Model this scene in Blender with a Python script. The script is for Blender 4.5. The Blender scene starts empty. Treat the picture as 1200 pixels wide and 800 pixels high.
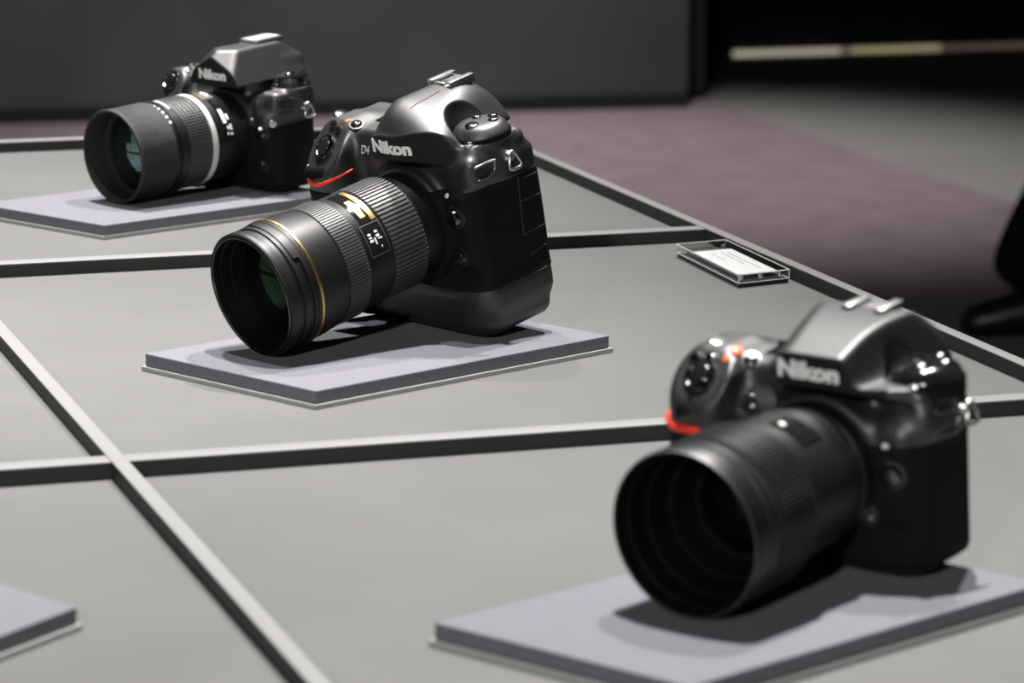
import bpy, bmesh, math, random
import numpy as np
from mathutils import Matrix, Vector

random.seed(7)
SC = bpy.context.scene
COL = SC.collection
TZ = 0.80            # height of the display table's panels above the floor
PI = math.pi

# ------------------------------------------------------------------ camera
cam_d = bpy.data.cameras.new('camera')
cam = bpy.data.objects.new('camera', cam_d)
COL.objects.link(cam)
cam_d.sensor_width = 36.0
cam_d.lens = 3912.4 / 1200 * 36.0
cam_d.clip_start = 0.05
cam_d.clip_end = 100
cam_d.dof.use_dof = True
cam_d.dof.focus_distance = 2.34
cam_d.dof.aperture_fstop = 11.5
cam.matrix_world = (Matrix.Translation((0, 0, TZ + 0.4456))
                    @ Matrix.Rotation(math.radians(90 - 11.325), 4, 'X')
                    @ Matrix.Rotation(math.radians(0.2106), 4, 'Z'))
SC.camera = cam

# ------------------------------------------------------------------ world, lamps, exposure
SC.view_settings.view_transform = 'Standard'
SC.view_settings.look = 'None'
SC.view_settings.gamma = 1.0
SC.view_settings.use_curve_mapping = False
SC.view_settings.exposure = 0.0
wd = bpy.data.worlds.new('hall')
SC.world = wd
wd.use_nodes = True
wd.node_tree.nodes['Background'].inputs[0].default_value = (0.9, 0.95, 1.0, 1)
wd.node_tree.nodes['Background'].inputs[1].default_value = 0.03

def spot(name, loc, target, power, size, blend, radius, col=(1, 0.975, 0.945)):
    l = bpy.data.lights.new(name, 'SPOT')
    l.energy = power; l.spot_size = math.radians(size); l.spot_blend = blend
    l.shadow_soft_size = radius; l.color = col
    o = bpy.data.objects.new(name, l); COL.objects.link(o)
    o.location = loc
    d = Vector(target) - Vector(loc)
    o.rotation_euler = d.to_track_quat('-Z', 'Y').to_euler()
    return o

spot('ceiling_spot_table', (-0.75, 3.55, TZ + 3.2), (-0.70, 2.75, TZ), 1350, 36, 1.0, 0.04)
spot('ceiling_spot_over', (-0.45, 2.05, TZ + 3.2), (-0.45, 2.15, TZ), 260, 30, 1.0, 0.04)
spot('ceiling_spot_near', (0.05, 2.30, TZ + 3.2), (-0.06, 1.48, TZ), 960, 39, 1.0, 0.04)
spot('ceiling_spot_side', (0.55, 3.30, TZ + 3.2), (0.30, 2.30, TZ), 590, 60, 1.0, 0.05)
spot('added_front_fill', (-1.0, -2.6, TZ + 1.9), (-0.1, 2.2, TZ), 420, 34, 1.0, 0.10)  # added fill from behind the viewer, lifts the white lettering
spot('ceiling_spot_carpet', (0.20, 8.2, 4.4), (0.28, 8.42, 0), 1080, 48, 1.0, 0.15, (1, 0.965, 0.94))
spot('ceiling_spot_wall', (-1.6, 6.8, 4.4), (-1.8, 9.1, 0.4), 760, 60, 1.0, 0.2)

# ------------------------------------------------------------------ materials
def mat(name, col, rough=0.5, metal=0.0, spec=0.5, emit=None, estr=0.0, bump=None, var=None, coat=0.0, sheen=0.0):
    m = bpy.data.materials.new(name); m.use_nodes = True
    nt = m.node_tree; b = nt.nodes['Principled BSDF']
    b.inputs['Base Color'].default_value = (*col, 1)
    b.inputs['Roughness'].default_value = rough
    b.inputs['Metallic'].default_value = metal
    b.inputs['Specular IOR Level'].default_value = spec
    b.inputs['Coat Weight'].default_value = coat
    b.inputs['Sheen Weight'].default_value = sheen
    if emit:
        b.inputs['Emission Color'].default_value = (*emit, 1)
        b.inputs['Emission Strength'].default_value = estr
    tc = nt.nodes.new('ShaderNodeTexCoord')
    if var:      # (second colour, scale, detail)
        n = nt.nodes.new('ShaderNodeTexNoise'); n.inputs['Scale'].default_value = var[1]
        n.inputs['Detail'].default_value = var[2]
        nt.links.new(tc.outputs['Object'], n.inputs['Vector'])
        r = nt.nodes.new('ShaderNodeValToRGB')
        r.color_ramp.elements[0].position = 0.35; r.color_ramp.elements[1].position = 0.68
        r.color_ramp.elements[0].color = (*col, 1); r.color_ramp.elements[1].color = (*var[0], 1)
        nt.links.new(n.outputs['Fac'], r.inputs['Fac'])
        nt.links.new(r.outputs['Color'], b.inputs['Base Color'])
    if bump:     # (scale, strength, distance)
        n = nt.nodes.new('ShaderNodeTexNoise'); n.inputs['Scale'].default_value = bump[0]
        n.inputs['Detail'].default_value = 3
        nt.links.new(tc.outputs['Object'], n.inputs['Vector'])
        bp = nt.nodes.new('ShaderNodeBump')
        bp.inputs['Strength'].default_value = bump[1]; bp.inputs['Distance'].default_value = bump[2]
        nt.links.new(n.outputs['Fac'], bp.inputs['Height'])
        nt.links.new(bp.outputs['Normal'], b.inputs['Normal'])
    return m

def mix_glass(name, tint, gloss, add, rough=0.02, mul=1.0):
    """clear coated glass: see-through with a tinted surface reflection on its outer side"""
    m = bpy.data.materials.new(name); m.use_nodes = True
    nt = m.node_tree; nt.nodes.clear()
    out = nt.nodes.new('ShaderNodeOutputMaterial'); mx = nt.nodes.new('ShaderNodeMixShader')
    t = nt.nodes.new('ShaderNodeBsdfTransparent'); g = nt.nodes.new('ShaderNodeBsdfGlossy')
    fr = nt.nodes.new('ShaderNodeFresnel'); fr.inputs['IOR'].default_value = 1.5
    ad = nt.nodes.new('ShaderNodeMath'); ad.operation = 'MULTIPLY_ADD'; ad.use_clamp = True
    ad.inputs[1].default_value = mul; ad.inputs[2].default_value = add
    ge = nt.nodes.new('ShaderNodeNewGeometry')
    iv = nt.nodes.new('ShaderNodeMath'); iv.operation = 'SUBTRACT'; iv.inputs[0].default_value = 1.0
    ml = nt.nodes.new('ShaderNodeMath'); ml.operation = 'MULTIPLY'
    t.inputs['Color'].default_value = (*tint, 1); g.inputs['Color'].default_value = (*gloss, 1)
    g.inputs['Roughness'].default_value = rough
    nt.links.new(fr.outputs[0], ad.inputs[0]); nt.links.new(ge.outputs['Backfacing'], iv.inputs[1])
    nt.links.new(ad.outputs[0], ml.inputs[0]); nt.links.new(iv.outputs[0], ml.inputs[1])
    nt.links.new(ml.outputs[0], mx.inputs[0])
    nt.links.new(t.outputs[0], mx.inputs[1]); nt.links.new(g.outputs[0], mx.inputs[2])
    nt.links.new(mx.outputs[0], out.inputs[0])
    return m

M = {
 'panel':  mat('table_laminate', (0.103, 0.103, 0.099), 0.6, spec=0.25, var=((0.113, 0.113, 0.109), 9, 6), bump=(900, 0.12, 0.0004)),
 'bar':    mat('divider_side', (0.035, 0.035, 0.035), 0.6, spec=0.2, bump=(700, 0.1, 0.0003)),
 'cap':    mat('divider_top_sheen', (0.205, 0.205, 0.20), 0.45, spec=0.4, bump=(700, 0.1, 0.0003)),  # lighter colour stands in for the sheen on the dark bars' tops
 'skirt':  mat('table_skirt', (0.03, 0.03, 0.032), 0.6),
 'felt':   mat('felt', (0.140, 0.137, 0.160), 0.95, spec=0.1, sheen=0.05, bump=(1400, 0.6, 0.0006), var=((0.165, 0.162, 0.185), 500, 4)),
 'paint':  mat('camera_paint', (0.008, 0.008, 0.008), 0.47, spec=1.0, bump=(2600, 0.12, 0.0002)),
 'paint2': mat('name_panel_paint', (0.012, 0.012, 0.012), 0.65, spec=0.2),
 'rubber': mat('camera_rubber', (0.006, 0.006, 0.007), 0.75, spec=0.15, bump=(1500, 0.5, 0.0005)),
 'lens':   mat('lens_barrel_black', (0.007, 0.007, 0.007), 0.43, spec=0.38, bump=(2200, 0.12, 0.0002)),
 'crackle':mat('lens_hood_crackle', (0.012, 0.012, 0.012), 0.5, spec=0.55, bump=(1100, 1.0, 0.0010)),
 'ring':   mat('lens_ring_rubber', (0.030, 0.030, 0.030), 0.48, spec=0.9),
 'inner':  mat('lens_inside_black', (0.003, 0.003, 0.003), 0.6, spec=0.15),
 'gold':   mat('gold_line', (0.75, 0.52, 0.20), 0.30, metal=1.0),
 'silver': mat('bare_metal', (0.62, 0.62, 0.61), 0.25, metal=1.0),
 'shoe':   mat('hot_shoe_metal', (0.66, 0.66, 0.66), 0.33, metal=1.0),
 'chrome_dark': mat('dark_chrome', (0.16, 0.16, 0.16), 0.18, metal=1.0),
 'seam':   mat('moulded_seam', (0.05, 0.05, 0.055), 0.4),
 'bezel':  mat('satin_metal', (0.34, 0.34, 0.33), 0.32, metal=1.0),
 'gloss':  mat('gloss_black', (0.010, 0.010, 0.010), 0.12, spec=0.6),
 'white':  mat('white_print', (0.90, 0.90, 0.88), 0.5),
 'whitering': mat('white_ring_paint', (0.62, 0.62, 0.60), 0.45),
 'grey':   mat('grey_print', (0.50, 0.50, 0.49), 0.5),
 'red':    mat('red_accent', (0.72, 0.045, 0.028), 0.35, spec=0.5),
 'orange': mat('orange_mark', (0.80, 0.16, 0.06), 0.4),
 'paper':  mat('card_paper', (0.86, 0.86, 0.83), 0.7),
 'ink':    mat('card_ink', (0.45, 0.45, 0.44), 0.7),
 'base':   mat('label_base_black', (0.008, 0.008, 0.008), 0.4),
 'wall':   mat('wall_charcoal', (0.060, 0.061, 0.066), 0.8, spec=0.2, var=((0.074, 0.075, 0.079), 3, 5), bump=(140, 0.2, 0.002)),
 'walldk': mat('wall_near_black', (0.016, 0.016, 0.018), 0.8, spec=0.2),
 'floor':  mat('floor_grey', (0.165, 0.164, 0.156), 0.8, spec=0.1, var=((0.180, 0.179, 0.170), 2.5, 5)),
 'carpet': mat('carpet_purple', (0.145, 0.112, 0.124), 0.95, spec=0.05, sheen=0.1, var=((0.185, 0.142, 0.155), 9, 6), bump=(260, 0.5, 0.004)),
 'ceil':   mat('ceiling_black', (0.02, 0.02, 0.02), 0.9, spec=0.1),
 'strip1': mat('strip_bright', (0.5, 0.48, 0.4), 0.5, emit=(1.0, 0.93, 0.70), estr=0.36),
 'strip2': mat('strip_join', (0.3, 0.25, 0.22), 0.5, emit=(0.9, 0.75, 0.62), estr=0.14),
 'strip3': mat('strip_yellow', (0.5, 0.45, 0.3), 0.5, emit=(1.0, 0.87, 0.50), estr=0.26),
 'strip4': mat('strip_dim', (0.2, 0.18, 0.14), 0.5, emit=(1.0, 0.84, 0.62), estr=0.06),
 'trouser':mat('dark_trousers', (0.010, 0.010, 0.014), 0.9, spec=0.1, bump=(300, 0.4, 0.002)),
 'shoeblk':mat('black_shoe', (0.014, 0.014, 0.015), 0.35),
 'skin':   mat('skin', (0.50, 0.32, 0.24), 0.55),
 'hair':   mat('dark_hair', (0.015, 0.012, 0.010), 0.6),
 'glint':  mat('acrylic_painted_glint', (0.55, 0.56, 0.55), 0.2, spec=0.7),  # pale opaque colour paints the glints along the label block's edges
 'glass1': mix_glass('coated_glass_green', (0.75, 0.9, 0.8), (0.45, 1.0, 0.50), 0.0, mul=0.35),
 'glass2': mix_glass('coated_glass_teal', (0.8, 0.9, 0.9), (0.60, 0.95, 0.86), 0.10, mul=1.6),
 'glass4': mix_glass('coated_glass_faint', (0.8, 0.9, 0.85), (0.25, 0.55, 0.30), 0.0, mul=0.3),
 'glass3': mix_glass('coated_glass_dark', (0.6, 0.65, 0.65), (0.35, 0.45, 0.45), 0.0, mul=0.4),
 'elem1':  mat('inner_element_green', (0.004, 0.010, 0.006), 0.10, spec=0.7, coat=0.6),
}
M['acrylic'] = mix_glass('clear_acrylic', (0.96, 0.97, 0.97), (1, 1, 1), 0.02, 0.03)
M['acrylic_edge_glint'] = mat('acrylic_lit_edge', (0.34, 0.34, 0.32), 0.25, spec=0.6)  # opaque pale tone stands in for light caught by the clear plates' edges

# ------------------------------------------------------------------ object helpers
def link(name, me, m=None, parent=None, smooth=False):
    o = bpy.data.objects.new(name, me); COL.objects.link(o)
    if m is not None: me.materials.append(M[m] if isinstance(m, str) else m)
    if parent is not None: o.parent = parent
    if smooth:
        me.polygons.foreach_set('use_smooth', [True] * len(me.polygons))
    return o

def pyd(name, V, F, m=None, parent=None, smooth=False, auto=None):
    me = bpy.data.meshes.new(name); me.from_pydata([tuple(v) for v in V], [], [tuple(f) for f in F]); me.update()
    o = link(name, me, m, parent, smooth)
    if auto is not None:
        me.polygons.foreach_set('use_smooth', [True] * len(me.polygons))
        me.set_sharp_from_angle(angle=math.radians(auto))
    return o

def tag(o, label=None, cat=None, group=None, kind=None):
    if label: o['label'] = label
    if cat: o['category'] = cat
    if group: o['group'] = group
    if kind: o['kind'] = kind
    return o

def empty(name, mw):
    o = bpy.data.objects.new(name, None); COL.objects.link(o); o.matrix_world = mw; o.empty_display_size = 0.03
    return o

def boxmesh(x0, x1, y0, y1, z0, z1, bev=0.0, seg=2):
    bm = bmesh.new(); bmesh.ops.create_cube(bm, size=1)
    for v in bm.verts:
        v.co = Vector(((x0 + x1) / 2 + v.co.x * (x1 - x0), (y0 + y1) / 2 + v.co.y * (y1 - y0), (z0 + z1) / 2 + v.co.z * (z1 - z0)))
    if bev: bmesh.ops.bevel(bm, geom=bm.edges[:], offset=bev, segments=seg, profile=0.5, affect='EDGES')
    me = bpy.data.meshes.new('box'); bm.to_mesh(me); bm.free(); return me

def box(name, b, m, parent=None, bev=0.0, kind=None):
    me = boxmesh(*b, bev=bev); o = link(name, me, m, parent)
    if bev:
        me.polygons.foreach_set('use_smooth', [True] * len(me.polygons)); me.set_sharp_from_angle(angle=math.radians(35))
    if kind: o['kind'] = kind
    return o

def prism(name, pts, z0, z1, m, parent=None, bev=0.0, kind=None):
    bm = bmesh.new(); lo = [bm.verts.new((*p, z0)) for p in pts]; hi = [bm.verts.new((*p, z1)) for p in pts]
    n = len(pts)
    bm.faces.new(lo[::-1]); bm.faces.new(hi)
    for i in range(n): bm.faces.new((lo[i], lo[(i + 1) % n], hi[(i + 1) % n], hi[i]))
    bmesh.ops.recalc_face_normals(bm, faces=bm.faces[:])
    if bev: bmesh.ops.bevel(bm, geom=bm.edges[:], offset=bev, segments=2, profile=0.5, affect='EDGES')
    me = bpy.data.meshes.new(name); bm.to_mesh(me); bm.free()
    o = link(name, me, m, parent)
    if kind: o['kind'] = kind
    return o

# ------------------------------------------------------------------ the hall
def wall_strip(name, p, q, z0, z1, t, m, kind='structure'):
    p, q = Vector(p), Vector(q); d = (q - p).normalized(); n = Vector((-d.y, d.x))
    return prism(name, [tuple(p), tuple(q), tuple(q + n * t), tuple(p + n * t)], z0, z1, m, kind=kind)

box('floor', (-8, 8, -4, 16, -0.12, 0.0), 'floor', kind='structure')
prism('floor_carpet', [(-7.9, -3.9), (4.98, -3.9), (1.903, 5.642), (0.617, 9.638), (0.56, 9.82), (-7.9, 7.96)], 0.0, 0.012, 'carpet', kind='structure')
dW = Vector((1.93, 0.4235)).normalized()
WR = Vector((0.505, 9.635)); WL = WR - dW * 8.0
wall_strip('wall_back', WL, WR, 0.013, 4.6, 0.25, 'wall')
nW = Vector((-dW.y, dW.x))
wall_strip('baseboard_back', WL - nW * 0.02, WR - nW * 0.02, 0.0125, 0.055, 0.018, 'walldk')
P0 = WR + dW * 0.0 + nW * 0.30
wall_strip('wall_side', P0, P0 + dW * 0.135, 0.013, 4.6, 0.5, mat('pillar_charcoal', (0.075, 0.075, 0.080), 0.8, spec=0.2))
L0 = Vector((0.735, 11.03)); L1 = Vector((1.745, 11.33)); dL = (L1 - L0).normalized(); nL = Vector((-dL.y, dL.x))
wall_strip('wall_far', L0 - dL * 3 + nL * 0.10, L1 + dL * 5 + nL * 0.10, 0.0, 4.6, 0.2, 'walldk')
wall_strip('trim_1', L0 - dL * 3 + nL * 0.03, L1 + dL * 5 + nL * 0.03, 0.020, 0.40, 0.065, 'walldk')
box('ceiling', (-8, 8, -4, 16, 4.6, 4.7), 'ceil', kind='structure')
# the line of light along the foot of the far wall
LS = empty('strip_light', Matrix.Translation((L0.x, L0.y, 0.0)) @ Matrix.Rotation(math.atan2(dL.y, dL.x), 4, 'Z'))
tag(LS, 'glowing pale yellow line of light low along the far dark wall', 'light strip')
xs = 0.0
for ln, mm_, nm in ((0.375, 'strip1', 'lit_segment'), (0.045, 'strip2', 'joint'), (0.32, 'strip3', 'lit_segment'), (1.6, 'strip4', 'dim_segment')):
    box(nm, (xs, xs + ln - 0.002, 0.0, 0.02, 0.001, 0.018), mm_, LS); xs += ln

# ------------------------------------------------------------------ the display table
YAW = math.radians(18.002)
TAB = empty('display_table', Matrix.Translation((0, 0, TZ)) @ Matrix.Rotation(YAW, 4, 'Z'))
tag(TAB, 'long grey display table divided into trays by low raised bars', 'table')
BH = 0.0104
AB = [(-0.8716, -0.8622), (-0.2604, -0.2510), (0.3507, 0.3601), (0.9616, 0.9712)]        # bars that run away from the viewer (left, right)
BB = [(0.4835, 0.500), (1.153, 1.1695), (1.806, 1.8225), (2.4588, 2.4753), (3.1171, 3.1336)]
x0, x1, y0, y1 = AB[0][0], AB[-1][1], BB[0][0], BB[-1][1]
for i in range(3):
    for j in range(4):
        box('panel', (AB[i][1] + 0.0003, AB[i + 1][0] - 0.0003, BB[j][1] + 0.0003, BB[j + 1][0] - 0.0003, -0.018, 0.0), 'panel', TAB)
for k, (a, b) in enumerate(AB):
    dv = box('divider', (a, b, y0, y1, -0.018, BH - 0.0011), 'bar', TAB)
    box('divider_top_sheen', (a, b, y0, y1, BH - 0.0010, BH), 'cap', dv, bev=0.0003)  # thin strip added on top to hold the painted sheen
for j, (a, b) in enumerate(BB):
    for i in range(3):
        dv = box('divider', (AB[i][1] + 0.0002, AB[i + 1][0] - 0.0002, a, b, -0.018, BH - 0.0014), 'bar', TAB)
        box('divider_top_sheen', (AB[i][1] + 0.0002, AB[i + 1][0] - 0.0002, a, b, BH - 0.0013, BH - 0.0003), 'cap', dv, bev=0.0003)
box('table_body', (x0 + 0.02, x1 - 0.02, y0 + 0.02, y1 - 0.02, -TZ + 0.014, -0.0185), 'skirt', TAB)

# ------------------------------------------------------------------ felt pads on clear plates
def pad(pts, label, grow=0.002):
    c = sum((Vector(p) for p in pts), Vector((0, 0))) / len(pts)
    e = empty('felt_pad', Matrix.Translation((c.x, c.y, TZ)))
    tag(e, label, 'display pad', 'grey felt pads under the cameras')
    def inset(g):
        out = []
        n = len(pts)
        P = [Vector(p) - c for p in pts]
        for i in range(n):
            a, b, d = P[i - 1], P[i], P[(i + 1) % n]
            e1 = (b - a).normalized(); e2 = (d - b).normalized()
            n1 = Vector((e1.y, -e1.x)); n2 = Vector((e2.y, -e2.x))
            k = g / (1 + n1.dot(n2))
            out.append(tuple(b + (n1 + n2) * k))
        return out
    area = sum(pts[i][0] * pts[(i + 1) % len(pts)][1] - pts[(i + 1) % len(pts)][0] * pts[i][1] for i in range(len(pts)))
    if area < 0: pts = pts[::-1]
    prism('clear_plate', inset(grow), 0.0001, 0.003, 'acrylic_edge_glint', e, bev=0.0003)
    prism('felt_sheet', inset(0), 0.0031, 0.0114, 'felt', e, bev=0.0006)
    return e
def para(l, c, r, ll=None, lr=None):
    l, c, r = Vector(l), Vector(c), Vector(r)
    if ll: l = c + (l - c).normalized() * ll
    if lr: r = c + (r - c).normalized() * lr
    return [tuple(c), tuple(r), tuple(l + r - c), tuple(l)]
pad(para((-0.2382, 2.1241), (-0.1208, 2.0105), (0.065, 2.1896)), 'grey felt pad in the middle, under the camera with a gold lens line')
pad(para((-0.0357, 1.5007), (0.0782, 1.4019), (0.2484, 1.5623), lr=0.250), 'blurred grey felt pad at lower right, under the nearest camera')
pad(para((-0.423, 2.7232), (-0.3263, 2.6342), (-0.1695, 2.7841), ll=0.160, lr=0.250), 'grey felt pad at upper left, under the farthest camera')
c4 = Vector((-0.2055, 1.5246)); dl = (Vector((-0.2345, 1.4756)) - c4).normalized(); du = (Vector((-0.2482, 1.5663)) - c4).normalized()
pad([tuple(c4), tuple(c4 + du * 0.17), tuple(c4 + du * 0.17 + dl * 0.25), tuple(c4 + dl * 0.25)], 'empty corner of a grey felt pad at the lower left edge')

# ------------------------------------------------------------------ acrylic label block
LB = empty('acrylic_label_block', Matrix.Translation((0.1668, 2.51, TZ)))
tag(LB, 'clear acrylic block holding a white caption card by the table edge', 'label holder')
def q4(P): return [(p[0] - 0.1668, p[1] - 2.51) for p in P]
top = q4([(0.1279, 2.5627), (0.1675, 2.4283), (0.2066, 2.4520), (0.1674, 2.5838)])
cc = sum((Vector(p) for p in top), Vector((0, 0))) / 4
sc = lambda P, k: [tuple(cc + (Vector(p) - cc) * k) for p in P]
prism('black_base', sc(top, 0.985), 0.0002, 0.0030, 'base', LB)
prism('acrylic_lower', top, 0.0031, 0.0062, 'acrylic', LB, bev=0.0004)
prism('acrylic_upper', top, 0.0067, 0.0103, 'acrylic', LB, bev=0.0004)
ev = Vector(top[1]) - Vector(top[0]); eu = Vector(top[3]) - Vector(top[0])
def tp(a, b): return tuple(Vector(top[0]) + eu * a + ev * b)
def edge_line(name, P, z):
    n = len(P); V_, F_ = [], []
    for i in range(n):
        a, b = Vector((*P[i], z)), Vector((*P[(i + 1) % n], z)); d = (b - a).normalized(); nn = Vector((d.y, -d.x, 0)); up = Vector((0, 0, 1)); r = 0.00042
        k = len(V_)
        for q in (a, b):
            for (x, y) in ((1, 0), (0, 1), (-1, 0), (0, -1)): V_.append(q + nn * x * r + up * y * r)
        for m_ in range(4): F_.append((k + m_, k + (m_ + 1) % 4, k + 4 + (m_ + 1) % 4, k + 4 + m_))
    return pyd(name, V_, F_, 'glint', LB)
edge_line('acrylic_edge_glint', top, 0.0100); edge_line('acrylic_edge_glint', sc(top, 0.998), 0.0035)  # added lines that draw the bright refraction at the acrylic edges
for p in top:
    box('acrylic_corner_glint', (p[0] - 0.0005, p[0] + 0.0005, p[1] - 0.0005, p[1] + 0.0005, 0.0032, 0.0103), 'glint', LB)
card = [tp(0.15, 0.14), tp(0.15, 0.86), tp(0.93, 0.86), tp(0.93, 0.14)]
prism('caption_card', card, 0.00625, 0.00665, 'paper', LB)
V, F = [], []
def dash(a0, a1, b0, b1):
    i = len(V)
    for a, b in ((a0, b0), (a1, b0), (a1, b1), (a0, b1)):
        V.append((*tp(a, b), 0.00667))
    F.append((i, i + 1, i + 2, i + 3))
for a, segs in ((0.72, ((0.24, 0.34), (0.36, 0.47), (0.49, 0.56), (0.58, 0.76))), (0.60, ((0.24, 0.30), (0.32, 0.44), (0.46, 0.60))), (0.40, ((0.24, 0.38), (0.40, 0.46)))):
    for b0, b1 in segs: dash(a, a + 0.035, b0, b1)
pyd('card_print', V, F, 'ink', LB)
for a, b in ((0.12, 0.065), (0.88, 0.065), (0.12, 0.935), (0.88, 0.935), (0.5, 0.935)):
    bm = bmesh.new(); bmesh.ops.create_cone(bm, cap_ends=True, segments=20, radius1=0.0021, radius2=0.0021, depth=0.0040)
    for v in bm.verts: v.co += Vector((*tp(a, b), 0.0064))
    me = bpy.data.meshes.new('magnet'); bm.to_mesh(me); bm.free(); link('magnet', me, 'silver', LB)

# ------------------------------------------------------------------ signed-distance modelling for the camera bodies (millimetres, u right / v up / w forward)
def smin(a, b, k):
    h = np.maximum(k - np.abs(a - b), 0) / k
    return np.minimum(a, b) - h * h * k * 0.25
def smax(a, b, k): return -smin(-a, -b, k)
def sbox(p, b, r):
    q = [np.abs(p[i] - (b[2 * i] + b[2 * i + 1]) / 2) - ((b[2 * i + 1] - b[2 * i]) / 2 - r) for i in range(3)]
    out = np.sqrt(sum(np.maximum(x, 0) ** 2 for x in q))
    return out + np.minimum(np.maximum(q[0], np.maximum(q[1], q[2])), 0) - r
def scyl(p, ax, c, r, lo, hi, rd=1.5):     # cylinder along axis ax
    o = [i for i in range(3) if i != ax]
    d0 = np.sqrt((p[o[0]] - c[0]) ** 2 + (p[o[1]] - c[1]) ** 2) - (r - rd)
    d1 = np.abs(p[ax] - (lo + hi) / 2) - ((hi - lo) / 2 - rd)
    return np.sqrt(np.maximum(d0, 0) ** 2 + np.maximum(d1, 0) ** 2) + np.minimum(np.maximum(d0, d1), 0) - rd
def plane(p, n, c):
    l = math.sqrt(sum(x * x for x in n))
    return sum(n[i] / l * (p[i] - c[i]) for i in range(3))

def surface(fn, b, h):
    ax = [np.arange(b[2 * i], b[2 * i + 1] + h, h, dtype=np.float32) for i in range(3)]
    G = np.meshgrid(*ax, indexing='ij', sparse=True)
    D = np.broadcast_to(fn(G), tuple(len(a) for a in ax)).astype(np.float32)
    nx, ny, nz = D.shape
    S = D < 0
    cnt = np.zeros((nx - 1, ny - 1, nz - 1), np.int8)
    for i in (0, 1):
        for j in (0, 1):
            for k in (0, 1): cnt += S[i:nx - 1 + i, j:ny - 1 + j, k:nz - 1 + k]
    act = np.argwhere((cnt > 0) & (cnt < 8))
    idx = -np.ones(cnt.shape, np.int64); idx[tuple(act.T)] = np.arange(len(act))
    acc = np.zeros((len(act), 3), np.float32); num = np.zeros(len(act), np.float32)
    C = [(i, j, k) for i in (0, 1) for j in (0, 1) for k in (0, 1)]
    for a in C:
        for ax_ in range(3):
            if a[ax_]: continue
            bb = list(a); bb[ax_] = 1
            A = D[act[:, 0] + a[0], act[:, 1] + a[1], act[:, 2] + a[2]]; B = D[act[:, 0] + bb[0], act[:, 1] + bb[1], act[:, 2] + bb[2]]
            m = (A < 0) != (B < 0); t = np.where(m, A / np.where(m, A - B, 1), 0)
            pt = np.repeat(np.array([a], np.float32), len(act), 0); pt[:, ax_] = t
            acc[m] += pt[m]; num[m] += 1
    V = (act + acc / num[:, None]) * h + np.array([b[0], b[2], b[4]], np.float32)
    V = V.astype(np.float64)
    for _ in range(3):       # settle the points on the surface
        f0 = fn([V[:, i] for i in range(3)]); g = np.zeros_like(V)
        for i in range(3):
            W = V.copy(); W[:, i] += 0.05; g[:, i] = (fn([W[:, k] for k in range(3)]) - f0) / 0.05
        n2 = (g * g).sum(1) + 1e-6
        st = -(f0 / n2)[:, None] * g
        ln = np.sqrt((st ** 2).sum(1)); st *= np.minimum(1, 0.5 * h / np.maximum(ln, 1e-9))[:, None]
        V += st
    F = []
    for ax_ in range(3):
        o = [i for i in range(3) if i != ax_]
        sl0 = [slice(None)] * 3; sl1 = [slice(None)] * 3
        sl0[ax_] = slice(0, -1); sl1[ax_] = slice(1, None)
        s0 = S[tuple(sl0)]; s1 = S[tuple(sl1)]
        e = np.argwhere(s0 != s1)
        e = e[(e[:, o[0]] > 0) & (e[:, o[1]] > 0) & (e[:, o[0]] < D.shape[o[0]] - 1) & (e[:, o[1]] < D.shape[o[1]] - 1)]
        q = []
        for da, db in ((-1, -1), (0, -1), (0, 0), (-1, 0)):
            c = e.copy(); c[:, o[0]] += da; c[:, o[1]] += db; q.append(idx[tuple(c.T)])
        q = np.stack(q, 1)
        fl = s0[tuple(e.T)]
        if ax_ == 1: fl = ~fl
        q[~fl] = q[~fl][:, ::-1]
        F.append(q)
    return V, np.concatenate(F)

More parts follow.
